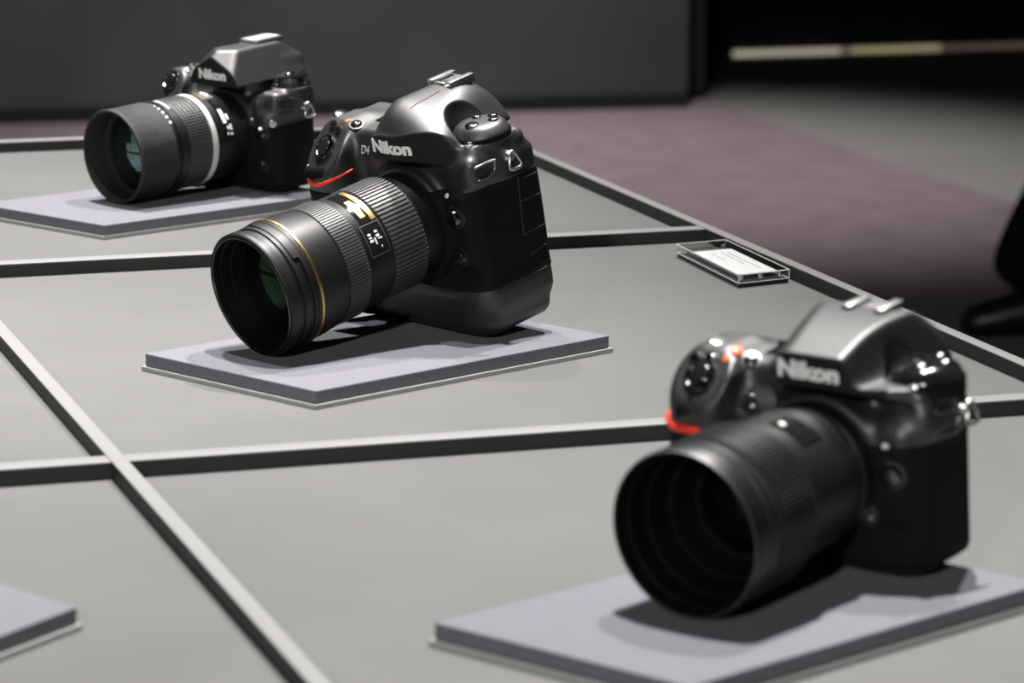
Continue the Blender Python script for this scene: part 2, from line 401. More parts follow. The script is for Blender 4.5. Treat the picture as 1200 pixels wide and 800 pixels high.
# a camera thing: local frame (u, v, w) in mm -> child coordinates in metres
class Rig:
    def __init__(s, name, pos, az, ti, scale, base, label):
        fh = Vector((math.sin(az), -math.cos(az), 0)); ur = Vector((math.cos(az), math.sin(az), 0)); up = Vector((0, 0, 1))
        w = fh * math.cos(ti) - up * math.sin(ti); v = up * math.cos(ti) + fh * math.sin(ti)
        s.k = scale / 1000; s.base = base
        p = Vector(pos) + Vector((0, 0, TZ)) + (ur * base[0] + v * base[1] + w * base[2]) * s.k
        mw = Matrix(((ur.x, -w.x, v.x, p.x), (ur.y, -w.y, v.y, p.y), (ur.z, -w.z, v.z, p.z), (0, 0, 0, 1)))
        s.e = empty(name, mw); tag(s.e, label, 'camera', 'cameras on display')
        s.fn = None
    def P(s, V):
        V = np.asarray(V, float)
        return np.stack([(V[:, 0] - s.base[0]), -(V[:, 2] - s.base[2]), (V[:, 1] - s.base[1])], 1) * s.k
    def mesh(s, name, V, F, m, parent=None, auto=None, smooth=True):
        X = s.P(V); me = bpy.data.meshes.new(name)
        if isinstance(F, np.ndarray):
            nv, nf = len(X), len(F)
            me.vertices.add(nv); me.vertices.foreach_set('co', X.astype(np.float32).ravel())
            me.loops.add(nf * 4); me.loops.foreach_set('vertex_index', F.astype(np.int32).ravel())
            me.polygons.add(nf); me.polygons.foreach_set('loop_start', np.arange(0, nf * 4, 4, dtype=np.int32))
            me.update(calc_edges=True)
            me.polygons.foreach_set('use_smooth', [True] * nf)
        else:
            me.from_pydata([tuple(x) for x in X], [], [tuple(f) for f in F])
            bm = bmesh.new(); bm.from_mesh(me); bmesh.ops.recalc_face_normals(bm, faces=bm.faces[:]); bm.to_mesh(me); bm.free()
            if smooth: me.polygons.foreach_set('use_smooth', [True] * len(me.polygons))
            if auto: me.set_sharp_from_angle(angle=math.radians(auto))
        me.update()
        return link(name, me, m, parent if parent is not None else s.e)
    def sdf(s, name, fn, b, h, m, parent=None):
        V, F = surface(fn, b, h); return s.mesh(name, V, F, m, parent)
    def snap(s, p, d, off=0.0, far=40):
        """slide p along -d from outside until it meets the body; returns the point lifted by off along d"""
        d = np.array(d, float) / np.linalg.norm(d); q = np.array(p, float) + d * far
        for _ in range(90):
            t = float(s.fn([np.array(q[0]), np.array(q[1]), np.array(q[2])]))
            if t < 0.02: break
            q = q - d * max(t * 0.8, 0.02)
        return q + d * off
    def normal(s, p):
        g = [float(s.fn([np.array(p[j] + (0.3 if j == i else 0)) for j in range(3)])) - float(s.fn([np.array(p[j] - (0.3 if j == i else 0)) for j in range(3)])) for i in range(3)]
        return np.array(g) / np.linalg.norm(g)
    def frame(s, n, up=(0, 1, 0)):
        n = np.array(n, float) / np.linalg.norm(n); a = np.cross(up, n)
        if np.linalg.norm(a) < 0.05: a = np.cross((0, 0, 1), n)
        a /= np.linalg.norm(a); return a, np.cross(n, a), n
    def lathe(s, name, prof, c, n, m, parent=None, seg=40, auto=40, close=True, rib=None):
        """prof = [(radius, height)] turned about axis n through c; rib=(count, depth, first row, last row)"""
        a, b, n = s.frame(n); V, F = [], []; c = np.array(c, float)
        R_ = len(prof)
        if rib:
            ang = []; mul = []
            for i in range(rib[0]):
                t0 = 2 * PI * i / rib[0]; dt = 2 * PI / rib[0]
                for fr, mm_ in ((0.0, 0), (0.12, 1), (0.60, 1), (0.72, 0)):
                    ang.append(t0 + dt * fr); mul.append(mm_)
        else:
            ang = [2 * PI * i / seg for i in range(seg)]; mul = [0] * seg
        N = len(ang)
        for j, (r, h) in enumerate(prof):
            for t, mm_ in zip(ang, mul):
                rr = r + (rib[1] if rib and mm_ and rib[2] <= j <= rib[3] else 0)
                V.append(c + a * rr * math.cos(t) + b * rr * math.sin(t) + n * h)
        for j in range(R_ - 1):
            for i in range(N):
                F.append((j * N + i, j * N + (i + 1) % N, (j + 1) * N + (i + 1) % N, (j + 1) * N + i))
        if close:
            if prof[0][0] > 1e-4: F.append(tuple(range(N))[::-1])
            if prof[-1][0] > 1e-4: F.append(tuple((R_ - 1) * N + i for i in range(N)))
        return s.mesh(name, V, F, m, parent, auto=auto)
    def tube(s, name, pts, r, m, parent=None, seg=8, closed=False, flat=None):
        pts = [np.array(p, float) for p in pts]; V, F = [], []; n = len(pts)
        for i, p in enumerate(pts):
            t = (pts[(i + 1) % n] - pts[i - 1]) if closed else (pts[min(i + 1, n - 1)] - pts[max(i - 1, 0)])
            a, b, t = s.frame(t, (0.3, 0.9, 0.31))
            rr = r[i] if isinstance(r, (list, tuple)) else r
            for k in range(seg):
                an = 2 * PI * k / seg; V.append(p + (a * math.cos(an) + b * math.sin(an)) * rr)
        m_ = n if closed else n - 1
        for i in range(m_):
            for k in range(seg):
                F.append((i * seg + k, i * seg + (k + 1) % seg, ((i + 1) % n) * seg + (k + 1) % seg, ((i + 1) % n) * seg + k))
        if not closed: F += [tuple(range(seg))[::-1], tuple((n - 1) * seg + k for k in range(seg))]
        return s.mesh(name, V, F, m, parent)
    def seam(s, name, pts, d, r, m, parent=None, off=0.15, n=24):
        """a thin line laid on the body along a polyline"""
        P = []
        for i in range(len(pts) - 1):
            for k in range(n if i == len(pts) - 2 else n - 0):
                t = k / (n - 1 if i == len(pts) - 2 else n)
                P.append(s.snap(np.array(pts[i]) * (1 - t) + np.array(pts[i + 1]) * t, d, off))
        return s.tube(name, P, r, m, parent, seg=6)
    def bx(s, name, c, h, m, parent=None, axes=None, bev=0.5):
        me = boxmesh(-h[0], h[0], -h[1], h[1], -h[2], h[2], bev=bev)
        V = np.array([v.co for v in me.vertices]); F = [tuple(p.vertices) for p in me.polygons]; bpy.data.meshes.remove(me)
        A = np.array(axes) if axes is not None else np.eye(3)
        return s.mesh(name, np.array(c) + V @ A, F, m, parent, auto=35)
    def text(s, name, txt, c, width, height, d, m, parent=None, bold=0.03, lift=0.25, thick=0.35, cyl=None, right=None):
        """raised lettering laid on the body (or on a cylinder of radius cyl)"""
        cu = bpy.data.curves.new(name, 'FONT'); cu.body = txt; cu.offset = bold; cu.resolution_u = 3; cu.extrude = 0.0
        to = bpy.data.objects.new(name, cu); COL.objects.link(to)
        dg = bpy.context.evaluated_depsgraph_get(); me = bpy.data.meshes.new_from_object(to.evaluated_get(dg))
        bpy.data.objects.remove(to); bpy.data.curves.remove(cu)
        bm = bmesh.new(); bm.from_mesh(me); bmesh.ops.triangulate(bm, faces=bm.faces[:])
        ret = bmesh.ops.extrude_face_region(bm, geom=bm.faces[:])
        top = [g for g in ret['geom'] if isinstance(g, bmesh.types.BMVert)]
        for v in bm.verts: v.co.z = 0
        for v in top: v.co.z = 1
        bm.verts.index_update()
        V = np.array([v.co for v in bm.verts]); F = [tuple(v.index for v in f.verts) for f in bm.faces]; bm.free(); bpy.data.meshes.remove(me)
        cap = V[:, 1].max()
        x = (V[:, 0] - (V[:, 0].min() + V[:, 0].max()) / 2) / (V[:, 0].max() - V[:, 0].min()) * width
        y = (V[:, 1] - cap / 2) / cap * height
        out = []
        if cyl:
            R_, ang, w0 = cyl
            for xx, yy, z in zip(x, y, V[:, 2]):
                t = ang - xx / R_; rr = R_ + z * thick
                out.append((rr * math.cos(t), rr * math.sin(t), w0 - yy))
        else:
            rt = np.array(right if right is not None else (1, 0, 0), float); dd = np.array(d, float) / np.linalg.norm(d); upv = np.cross(dd, rt)
            for xx, yy, z in zip(x, y, V[:, 2]):
                q = s.snap(np.array(c) + rt * xx + upv * yy, d, -0.3 + z * (lift + thick)); out.append(q)
        return s.mesh(name, out, F, m, parent, smooth=False)
    def patch(s, name, r0, r1, w0, w1, a0, a1, m, parent=None, n=16, ws=None):
        """a curved plate on the lens barrel between two angles (degrees)"""
        V, F = [], []
        for i in range(n + 1):
            t = math.radians(a0 + (a1 - a0) * i / n)
            for r, w in ((r0, w0), (r1, w0), (r1, w1), (r0, w1)):
                V.append((r * math.cos(t), r * math.sin(t), w))
        for i in range(n):
            for k in range(4): F.append((i * 4 + k, i * 4 + (k + 1) % 4, i * 4 + 4 + (k + 1) % 4, i * 4 + 4 + k))
        F += [(0, 1, 2, 3), tuple(n * 4 + k for k in (3, 2, 1, 0))]
        return s.mesh(name, V, F, m, parent, auto=40)
    def dome(s, name, r, w, h, m, parent, seg=48, rows=10):
        """a lens element: spherical cap bulging forward"""
        prof = [(r * math.cos(i / rows * PI / 2), w + h * math.sin(i / rows * PI / 2)) for i in range(rows + 1)]
        prof = [(r * (1 - i / rows), w + h * (1 - (1 - i / rows) ** 2)) for i in range(rows)] + [(0.01, w + h)]
        return s.lathe(name, prof, (0, 0, 0), (0, 0, 1), m, parent, seg=seg, auto=80, close=False)

Z3 = (0, 0, 1)
def button(rig, name, p, d, r, h, m, parent, ring=None, dome=0.4):
    q = rig.snap(p, d, 0); n = rig.normal(q)
    o = rig.lathe(name, [(r, -1.0), (r, h * 0.7), (r * 0.85, h), (r * 0.3, h + dome), (0.01, h + dome)], q, n, m, parent, seg=24)
    if ring: rig.lathe('button_ring', [(r * 1.05, -1.0), (r * 1.05, 0.9), (r * 1.35, 0.7), (r * 1.4, -1.0)], q, n, ring, o, seg=28, close=False)
    return o
def chrome_button(rig, p, d, r, h, parent, name='lens_release_button'):
    return button(rig, name, p, d, r, h, 'chrome_dark', parent, ring='paint')
def strap_lug(rig, p, r=4.6):
    """eyelet post on the body's side with a small metal triangle hanging in it"""
    p = np.array(p, float)
    post = rig.lathe('strap_lug', [(4.2, -3), (4.2, 1.0), (3.4, 2.6), (2.4, 4.4), (0.01, 4.9)], p, (1, 0.05, 0), 'silver', seg=24)
    q = p + np.array([4.2, -0.5, 0])
    tri = [q + np.array(x) * 1.3 for x in ((0.4, 3.4, 0), (0.9, 2.0, 1.8), (1.7, -3.0, 3.7), (2.0, -4.6, 4.0), (2.1, -5.3, 3.0), (2.1, -5.4, 0), (2.1, -5.3, -3.0), (2.0, -4.6, -4.0), (1.7, -3.0, -3.7), (0.9, 2.0, -1.8))]
    rig.tube('strap_ring', tri, 1.15, 'silver', post, closed=True)
    return post
def mount_ring(rig, r=33.5, w0=0, w1=5.2):
    return rig.lathe('lens_mount', [(r - 4, w0 - 4), (r, w0 - 2), (r, w1 - 1), (r - 1, w1), (r - 5, w1)], (0, 0, 0), Z3, 'paint', seg=64, close=False)
def shutter_set(rig, p, d, r, m='paint'):
    q = rig.snap(p, d, 0); n = np.array(d, float) / np.linalg.norm(d)
    ring = rig.lathe('power_ring', [(r, -3), (r, 1.0), (r * 0.95, 1.9), (r * 0.78, 2.3), (r * 0.70, 1.6), (r * 0.70, -2)], q, n, 'chrome_dark', seg=48, close=False)
    rig.lathe('shutter_button', [(r * 0.64, -2), (r * 0.64, 1.8), (r * 0.56, 2.6), (r * 0.3, 2.9), (0.01, 2.7)], q, n, 'gloss', ring, seg=36)
    a, b, n = rig.frame(n)
    rig.bx('power_lever', q + b * (-r * 0.9) + n * 1.2, (1.7, 2.2, 1.2), 'gloss', ring, axes=(a, b, n))
    return ring
def knurled(rig, name, c, ax, r, ln, m, n=22, parent=None):
    return rig.lathe(name, [(r * 0.82, -ln / 2), (r * 0.92, -ln / 2 + 0.4), (r * 0.92, ln / 2 - 0.4), (r * 0.82, ln / 2)], c, ax, m, parent, rib=(n, r * 0.1, 1, 2))

def shell_prism(p, topv, front, panel, frontslope_c, sideu, sidec, rear_c, rearw, botv, k, kp, ns=(0.80, 0.50, 0.33), wl=-14, left_only=False):
    u, v, w = p
    d = v - topv
    d = smax(d, plane(p, (0, 0.60, 0.80), (0, *frontslope_c)), k)
    d = smax(d, plane(p, (0, 0.72, -0.69), (0, *rear_c)), k)
    d = smax(d, -(w - rearw), k)
    au = -u if left_only else np.sqrt(u * u + 1.0)
    l = math.sqrt(sum(x * x for x in ns))
    d = smax(d, (ns[0] * (au - sideu) + ns[1] * (v - sidec[0]) + ns[2] * (np.maximum(w, wl) - sidec[1])) / l, k)
    d = smax(d, -(v - botv), 2.0)
    d = smax(d, w - front, kp)
    return d

# ================================================================== the middle camera (large body with a built-in vertical grip)
def body_mid(p):
    u, v, w = p
    main = sbox(p, (-86, 60.5, -60, 44, -67, -6), 7)
    main = smax(main, plane(p, (0, -0.10, -1.0), (0, 0, -65.5)), 4)
    # the vertical-grip base, waisted under the mount
    base = sbox(p, (-90, 60.5, -76, -40, -59, 4), 9)
    base = smax(base, plane(p, (0.60, 0, 1.0), (46, 0, 3)), 8)
    d = smin(main, base, 10)
    grip = sbox(p, (-92, -52, -72, 60, -44, 18), 16)
    d = smin(d, grip, 10)
    tp_ = sbox(p, (-90, -10, 26, 57, -62, -8), 7)
    d = smin(d, tp_, 8)
    d = smax(d, np.where(u < -20, plane(p, (-0.06, 0.69, 0.72), (-85, 44, 3.5)) - 0.55 * np.maximum(u + 60, 0), -30 + 0 * u + 0 * v + 0 * w), 4)
    pr = shell_prism(p, 82, 12, None, (70, 3), 24, (50, 8), (71, -73), -81, 47, 10, 1.0, left_only=True)
    pr = smax(pr, plane(p, (0.42, 0.90, 0.12), (16, 79.5, -18)), 12)
    pr = smax(pr, plane(p, (1.0, 0.25, 0.0), (54, 56, 0)), 8)
    sh = sbox(p, (-14, 55, 30, 60, -58, 12), 5)
    top = smin(pr, sh, 6)
    top = smax(top, w - 9 + 0.0085 * np.maximum(u - 2, 0) ** 2, 0.9)
    top = smax(top, -(v - 47 + 0.0035 * np.maximum(u - 10, 0) ** 2), 1.2)
    top = smax(top, plane(p, (0.80, 0.52, -0.31), (18.5, 75, -60)), 9)
    top = smax(top, plane(p, (-0.80, 0, 0.60), (-15.5, 0, 9)), 1.0)
    top = smin(top, sbox(p, (20, 60, 24, 54, -62, -12), 7), 5)
    ped = scyl(p, 1, (45, -36), 20, 25, 54, 2)
    pod = sbox(p, (36, 63, 27, 48, -47, -6), 6.5)
    top = smin(top, ped, 4)
    top = smin(top, pod, 4)
    eye = sbox(p, (-16, 12, 34, 58, -83, -50), 7)
    top = smin(top, eye, 6)
    d = smin(d, top, 4)
    col = scyl(p, 2, (0, 0), 40, -14, 3, 3)
    d = smin(d, col, 7)
    bump = sbox(p, (38, 57, -28, 26, -20, 0), 6)
    d = smin(d, bump, 6)
    # the recess round the drive dial
    gap = scyl(p, 1, (45, -36), 21.2, 54, 90, 1.0)
    return smax(d, -gap, 1.0)

def build_mid():
    g = Rig('digital_camera', (-0.06677, 2.19978, 0.08585), -0.85057, 0.24493, 1.0058, (0, -76, -20),
            'large black camera in the middle, thick zoom lens with a thin gold line')
    g.fn = body_mid
    body = g.sdf('body', body_mid, (-98, 68, -82, 92, -96, 24), 1.0, 'paint')
    def skin_side(p): return smax(body_mid(p) - 0.7, sbox(p, (-42, 70, -43, 26, -70, 12), 5), 0.8)
    g.sdf('side_rubber', skin_side, (-46, 68, -48, 31, -70, 8), 1.0, 'rubber', body)
    def skin_grip(p): return smax(body_mid(p) - 0.8, sbox(p, (-100, -44, -64, 19, -46, 30), 6), 0.8)
    g.sdf('grip_rubber', skin_grip, (-98, -40, -70, 26, -50, 24), 1.1, 'rubber', body)
    def name_panel(p): return np.maximum(body_mid(p) - 0.25, np.maximum(np.abs(p[2] - (9 - 0.0085 * np.maximum(p[0] - 2, 0) ** 2)) - 1.6 + 0 * p[1], sbox(p, (-22, 50, 44, 70, -30, 16), 1)))
    g.sdf('name_panel', name_panel, (-24, 53, 42, 72, -24, 14), 0.7, 'paint2', body)
    mount_ring(g, 35, 1, 5.5)
    # raised name panel and lettering
    g.text('maker_name', 'Nikon', (4.2, 56.4, 10), 36, 8.5, Z3, 'white', body, bold=0.045, lift=0.55)
    g.text('model_badge', 'D4', (-43, 44.2, -4), 7.0, 5.2, Z3, 'grey', body, bold=0.004, lift=0.6)
    # hot shoe
    hs = g.bx('hot_shoe', (0, 79.6, -55), (11, 1.6, 11), 'shoe', bev=0.4)
    for s_ in (-1, 1):
        g.bx('shoe_rail', (s_ * 9.4, 83.4, -55), (2.6, 0.7, 10.5), 'shoe', hs, bev=0.3)
        g.bx('rail_wall', (s_ * 11.0, 82.0, -55), (0.7, 1.6, 10.5), 'shoe', hs, bev=0.2)
    g.bx('shoe_stop', (0, 82.0, -45.5), (5.0, 1.0, 1.2), 'shoe', hs, bev=0.3)
    g.seam('roof_crease', [(9.6, 77.4, -9.7), (9.6, 79.5, -24.5), (8.7, 80.3, -37)], (0, 1, 0.15), 0.28, 'inner', body, off=0.05)
    # drive dial with its three buttons
    dial = g.lathe('drive_dial', [(19.2, 52), (19.2, 57.0), (18.6, 58.0), (16.6, 61.5), (14.0, 63.4), (9, 64.2), (0.01, 64.4)], (45, 0, -36), (0, 1, 0), 'paint', seg=64)
    g.lathe('dial_grip_ring', [(19.3, 52.4), (19.3, 56.4)], (45, 0, -36), (0, 1, 0), 'rubber', dial, rib=(60, 0.5, 0, 1), close=False)
    for (a, b, r) in ((45 + 3, -36 + 9, 4.6), (45 - 7, -36 - 4, 3.2), (45 + 1, -36 - 11, 3.4), (45 + 8.5, -36 - 5, 3.6)):
        g.lathe('dial_button', [(r, 62), (r, 64.8), (r * 0.8, 65.4), (0.01, 65.6)], (a, 0, b), (0, 1, 0), 'chrome_dark' if r > 4 else 'gloss', dial, seg=24)
    # left side fittings
    strap_lug(g, g.snap((63, 41.0, -38), (1, 0, 0), -0.3))
    cap = button(g, 'terminal_screw', (51, 52, -20), (0.5, 0.8, 0.5), 3.0, 2.0, 'gloss', g.e, ring='silver')
    fr = [(60, 41.5, -11), (63, 42.0, -20), (63.5, 42.0, -27.6), (63, 35.5, -26), (61, 32.5, -20), (60.8, 33, -10.5)]
    pts = []
    for i in range(len(fr) - 1):
        for k in range(7):
            t = k / 7; pts.append(g.snap(np.array(fr[i]) * (1 - t) + np.array(fr[i + 1]) * t, (1, 0.1, 0.25), 0.5))
    g.tube('sync_terminal_bezel', pts, 1.05, 'bezel', g.e)
    # body-side seams of the rubber port covers
    for pl in ([(60, 6.6, -46), (60, 6.3, -62)], [(60, -16, -42), (60, -15, -62)], [(60, -31, -44), (60, -28.5, -60)], [(60, 24, -46), (60, -16, -42)],
               [(60, 21, -50), (60, 21, -62)]):
        g.seam('port_cover_seam', pl, (1, 0, 0), 0.30, 'seam', body, off=0.75, n=14)
    g.seam('base_seam', [(60, -41, -10), (60, -43.3, -57)], (1, 0, 0), 0.35, 'grey', body, off=0.1)
    g.seam('base_seam', [(52, -41, -5), (54, -44, 0), (50, -53, 4), (44, -60, 5)], (0.5, 0, 1), 0.3, 'gloss', body, off=0.0, n=10)
    # mount-side controls
    chrome_button(g, (48, 9.5, 2), (0.35, 0, 1), 6.0, 4.6, g.e)
    button(g, 'focus_mode_lever', (46, -18, 0), (0.3, 0, 1), 5.2, 3.4, 'gloss', g.e, ring='paint')
    button(g, 'mount_index_dot', (42, 23.5, 3), Z3, 1.8, 1.6, 'white', body, dome=0.2)
    # grip top: shutter, function buttons, dials
    nS = (-0.10, 0.69, 0.72)
    shutter_set(g, (-74.7, 45, 3), nS, 9.2)
    for (c, r, m_) in (((-76, 57, -9), 2.9, 'gloss'), ((-68.5, 55.5, -6), 2.4, 'gloss'), ((-56, 58, -12.3), 3.8, 'gloss')):
        button(g, 'function_button', c, (0, 0.9, 0.4), r, 2.0, m_, g.e, ring='paint')
    for c in ((-70.5, 56, -7.5), (-66, 59, -13)):
        button(g, 'record_mark', c, (0, 1, 0.2), 1.6, 0.2, 'orange', body, dome=0.1)
    g.bx('index_mark', g.snap((-62, 60, -13.6), (0, 1, 0), 0.15), (4.0, 0.3, 1.0), 'orange', body, bev=0.1)
    q = np.array((-83, 57.5, -24)); wheel = knurled(g, 'rear_wheel', q, (0.25, 1, 0), 7.5, 7.0, 'chrome_dark', 20)
    g.bx('rear_switch', (-90, 48, -34), (4.0, 1.6, 2.4), 'silver', g.e)
    lcd = g.bx('top_display', (-42, 57.0, -38), (15, 0.5, 13), 'gloss', body, bev=0.4)
    # red accent under the front command dial
    knurled(g, 'front_command_dial', (-75, 30.0, 12.6), (1, 0.0, -0.12), 5.6, 17, 'rubber', 26)
    path = [(-86, 34, 11), (-84.5, 31.5, 14), (-82.3, 28.9, 16.1), (-79.8, 25.4, 17.5), (-75, 23.7, 18), (-66.3, 25.1, 17.9), (-58.2, 28.2, 14.7), (-53.3, 30.6, 8.3), (-51.3, 32.3, -0.4)]
    pts = []
    for i in range(len(path) - 1):
        for k in range(5):
            t = k / 5; p = np.array(path[i]) * (1 - t) + np.array(path[i + 1]) * t
            n = g.normal(p); dist = float(g.fn([np.array(x) for x in p])); pts.append(p - n * (dist - 0.2))
    g.tube('red_accent', pts, [0.9 + 0.75 * min(1, i / 10) if i < 24 else 1.75 - 1.0 * (i - 24) / 16 for i in range(len(pts))], 'red', body)
    # function buttons beside the mount (grip side)
    button(g, 'preview_button', (-44, 22, 0), Z3, 3.5, 2.0, 'gloss', g.e)
    button(g, 'preview_button', (-44, -4, 0), Z3, 3.5, 2.0, 'gloss', g.e)

    # ---- zoom lens
    L = g.lathe('lens', [(30, 2), (36.2, 4), (36.2, 12), (35.4, 19.2), (37.4, 19.4), (37.4, 48.5), (38.6, 49.5), (38.9, 69.5), (39.2, 70.5), (39.2, 88.5), (40.6, 89.5), (41.8, 100), (42.2, 112), (42.2, 116)],
                (0, 0, 0), Z3, 'lens', seg=96, close=False, auto=30)
    g.lathe('zoom_ring', [(37.2, 20), (38.0, 20.4), (38.0, 47.4), (37.2, 47.8)], (0, 0, 0), Z3, 'ring', L, rib=(78, 1.05, 1, 2), close=False)
    g.lathe('focus_ring', [(39.0, 70.6), (39.8, 71.0), (39.8, 87.8), (39.0, 88.2)], (0, 0, 0), Z3, 'ring', L, rib=(112, 0.75, 1, 2), close=False)
    g.lathe('gold_line', [(42.0, 112.0), (42.75, 112.3), (42.75, 113.5), (42.0, 113.8)], (0, 0, 0), Z3, 'gold', L, seg=96, close=False)
    g.lathe('hood_bayonet', [(41.6, 114), (42.0, 114.6), (42.0, 119), (40.6, 119.4), (40.2, 123), (41.6, 123.4), (41.6, 126.6), (40.4, 127), (40.4, 130), (41.5, 130.8), (41.9, 134), (41.9, 137), (41.2, 138)], (0, 0, 0), Z3, 'lens', L, seg=96, close=False)
    g.patch('bayonet_tab', 41.0, 42.4, 119, 123.5, 36, 96, 'lens', L)
    g.lathe('front_rim', [(41.2, 138), (38.6, 138), (38.2, 137.2), (37.8, 133), (37.0, 132.6), (35.5, 126), (34.8, 125.6), (33.0, 118), (32.4, 117.6)], (0, 0, 0), Z3, 'inner', L, seg=96, close=False)
    g.lathe('rim_edge', [(38.5, 137.8), (38.7, 138.25), (39.0, 138.3), (39.2, 137.9)], (0, 0, 0), Z3, 'chrome_dark', L, seg=96, close=False)
    g.lathe('element_seat', [(33.2, 116.4), (33.2, 118.6), (31.8, 118.8), (31.4, 116.4)], (0, 0, 0), Z3, 'inner', L, seg=72, close=False)
    g.dome('front_glass', 32, 117, 6, 'glass1', L)
    g.dome('second_glass', 27, 101, 3, 'glass4', L)
    g.dome('rear_glass', 20, 78, 6, 'glass1', L)
    g.lathe('inner_barrel', [(32, 117), (28, 101), (27, 98), (22, 80), (20, 72), (0.01, 70)], (0, 0, 0), Z3, 'inner', L, seg=64, close=False)
    # gold name plate and distance window
    np_ = g.patch('name_plate', 38.6, 39.2, 50.5, 63.5, 40, 92, 'gloss', L)
    g.patch('gold_strip', 39.1, 39.45, 50.8, 54.2, 41, 91, 'gold', np_)
    g.patch('plate_text', 39.1, 39.45, 56.4, 60.8, 46, 71, 'gold', np_)
    g.patch('plate_text', 39.4, 39.55, 57.2, 58.4, 48, 69, 'white', np_)
    g.patch('plate_text', 39.4, 39.55, 59.2, 60.2, 48, 62, 'white', np_)
    win = g.patch('distance_window', 38.7, 39.3, 51.0, 66.0, 8, 37, 'gloss', L)
    for (w0, w1, a0, a1) in ((50.4, 51.2, 7, 38), (65.8, 66.6, 7, 38), (50.4, 66.6, 6.2, 7.4), (50.4, 66.6, 37.6, 38.8)):
        g.patch('window_frame', 38.7, 39.55, w0, w1, a0, a1, 'ring', win)
    for (w0, w1, a0, a1) in ((61.2, 63.4, 27, 29), (61.2, 63.4, 24, 25.4), (60.8, 63.6, 20.5, 22.6), (55.2, 57.4, 28, 30), (55.0, 57.6, 23.6, 26), (53.6, 56.8, 21.2, 22.2), (58.8, 59.6, 17, 24), (55.6, 56.4, 13, 15)):
        g.patch('scale_mark', 39.2, 39.4, w0, w1, a0, a1, 'white', win, n=3)
    return g
build_mid()

# ================================================================== the nearest camera (blurred, lower right)
def body_front(p):
    u, v, w = p
    d = sbox(p, (-80, 57, -51.2, 34, -52, -5), 9)
    belly = sbox(p, (-60, 50, -51.2, 30, -52, 2), 9)
    d = smin(d, smax(belly, plane(p, (0.6, 0, 1), (40, 0, 0)), 6), 8)
    grip = sbox(p, (-85, -48, -51.2, 52, -44, 17), 14)
    d = smin(d, grip, 9)
    tp_ = sbox(p, (-80, -8, 20, 47, -54, -8), 7)
    d = smin(d, tp_, 8)
    d = smax(d, np.where(u < -18, plane(p, (-0.06, 0.69, 0.72), (-78, 38.5, 4.5)) - 0.55 * np.maximum(u + 54, 0), -30 + 0 * u + 0 * v + 0 * w), 4)
    sh = sbox(p, (-16, 54, 16, 45, -52, 10), 6)
    pr = v - 69.5
    pr = smax(pr, plane(p, (0, 0.95, 0.30), (0, 60, 6)), 6)
    pr = smax(pr, plane(p, (0.93, 0.33, 0.10), (21, 58, -6)), 3)
    pr = smax(pr, plane(p, (-0.82, 0.50, 0.28), (-20, 57, 6)), 6)
    pr = smax(pr, plane(p, (0, 0.72, -0.69), (0, 60, -70)), 8)
    pr = smax(pr, -(w + 76), 6)
    pr = smax(pr, -(v - 22), 2)
    top = smin(pr, sh, 5)
    top = smax(top, w - 8 + 0.010 * np.maximum(u - 12, 0) ** 2, 0.9)
    top = smax(top, plane(p, (-0.80, 0, 0.60), (-18.5, 0, 8)), 1.0)
    top = smax(top, -(v - 43 + 0.0035 * np.maximum(u - 10, 0) ** 2), 1.2)
    top = smin(top, sbox(p, (18, 56, 16, 41, -52, -8), 6), 4)
    ped = scyl(p, 1, (40, -30), 20, 16, 40, 2)
    top = smin(top, ped, 3)
    pod = sbox(p, (34, 59, 18, 37, -44, -6), 7)
    top = smin(top, pod, 4)
    eye = sbox(p, (-20, 22, 26, 56, -80, -44), 7)
    top = smin(top, eye, 6)
    d = smin(d, top, 4)
    d = smin(d, scyl(p, 2, (0, 0), 38, -14, 3, 3), 6)
    d = smin(d, sbox(p, (34, 50, -24, 26, -20, 1), 6), 6)
    gap = scyl(p, 1, (43, -31), 20.0, 40, 80, 1.0)
    return smax(d, -gap, 1.0)

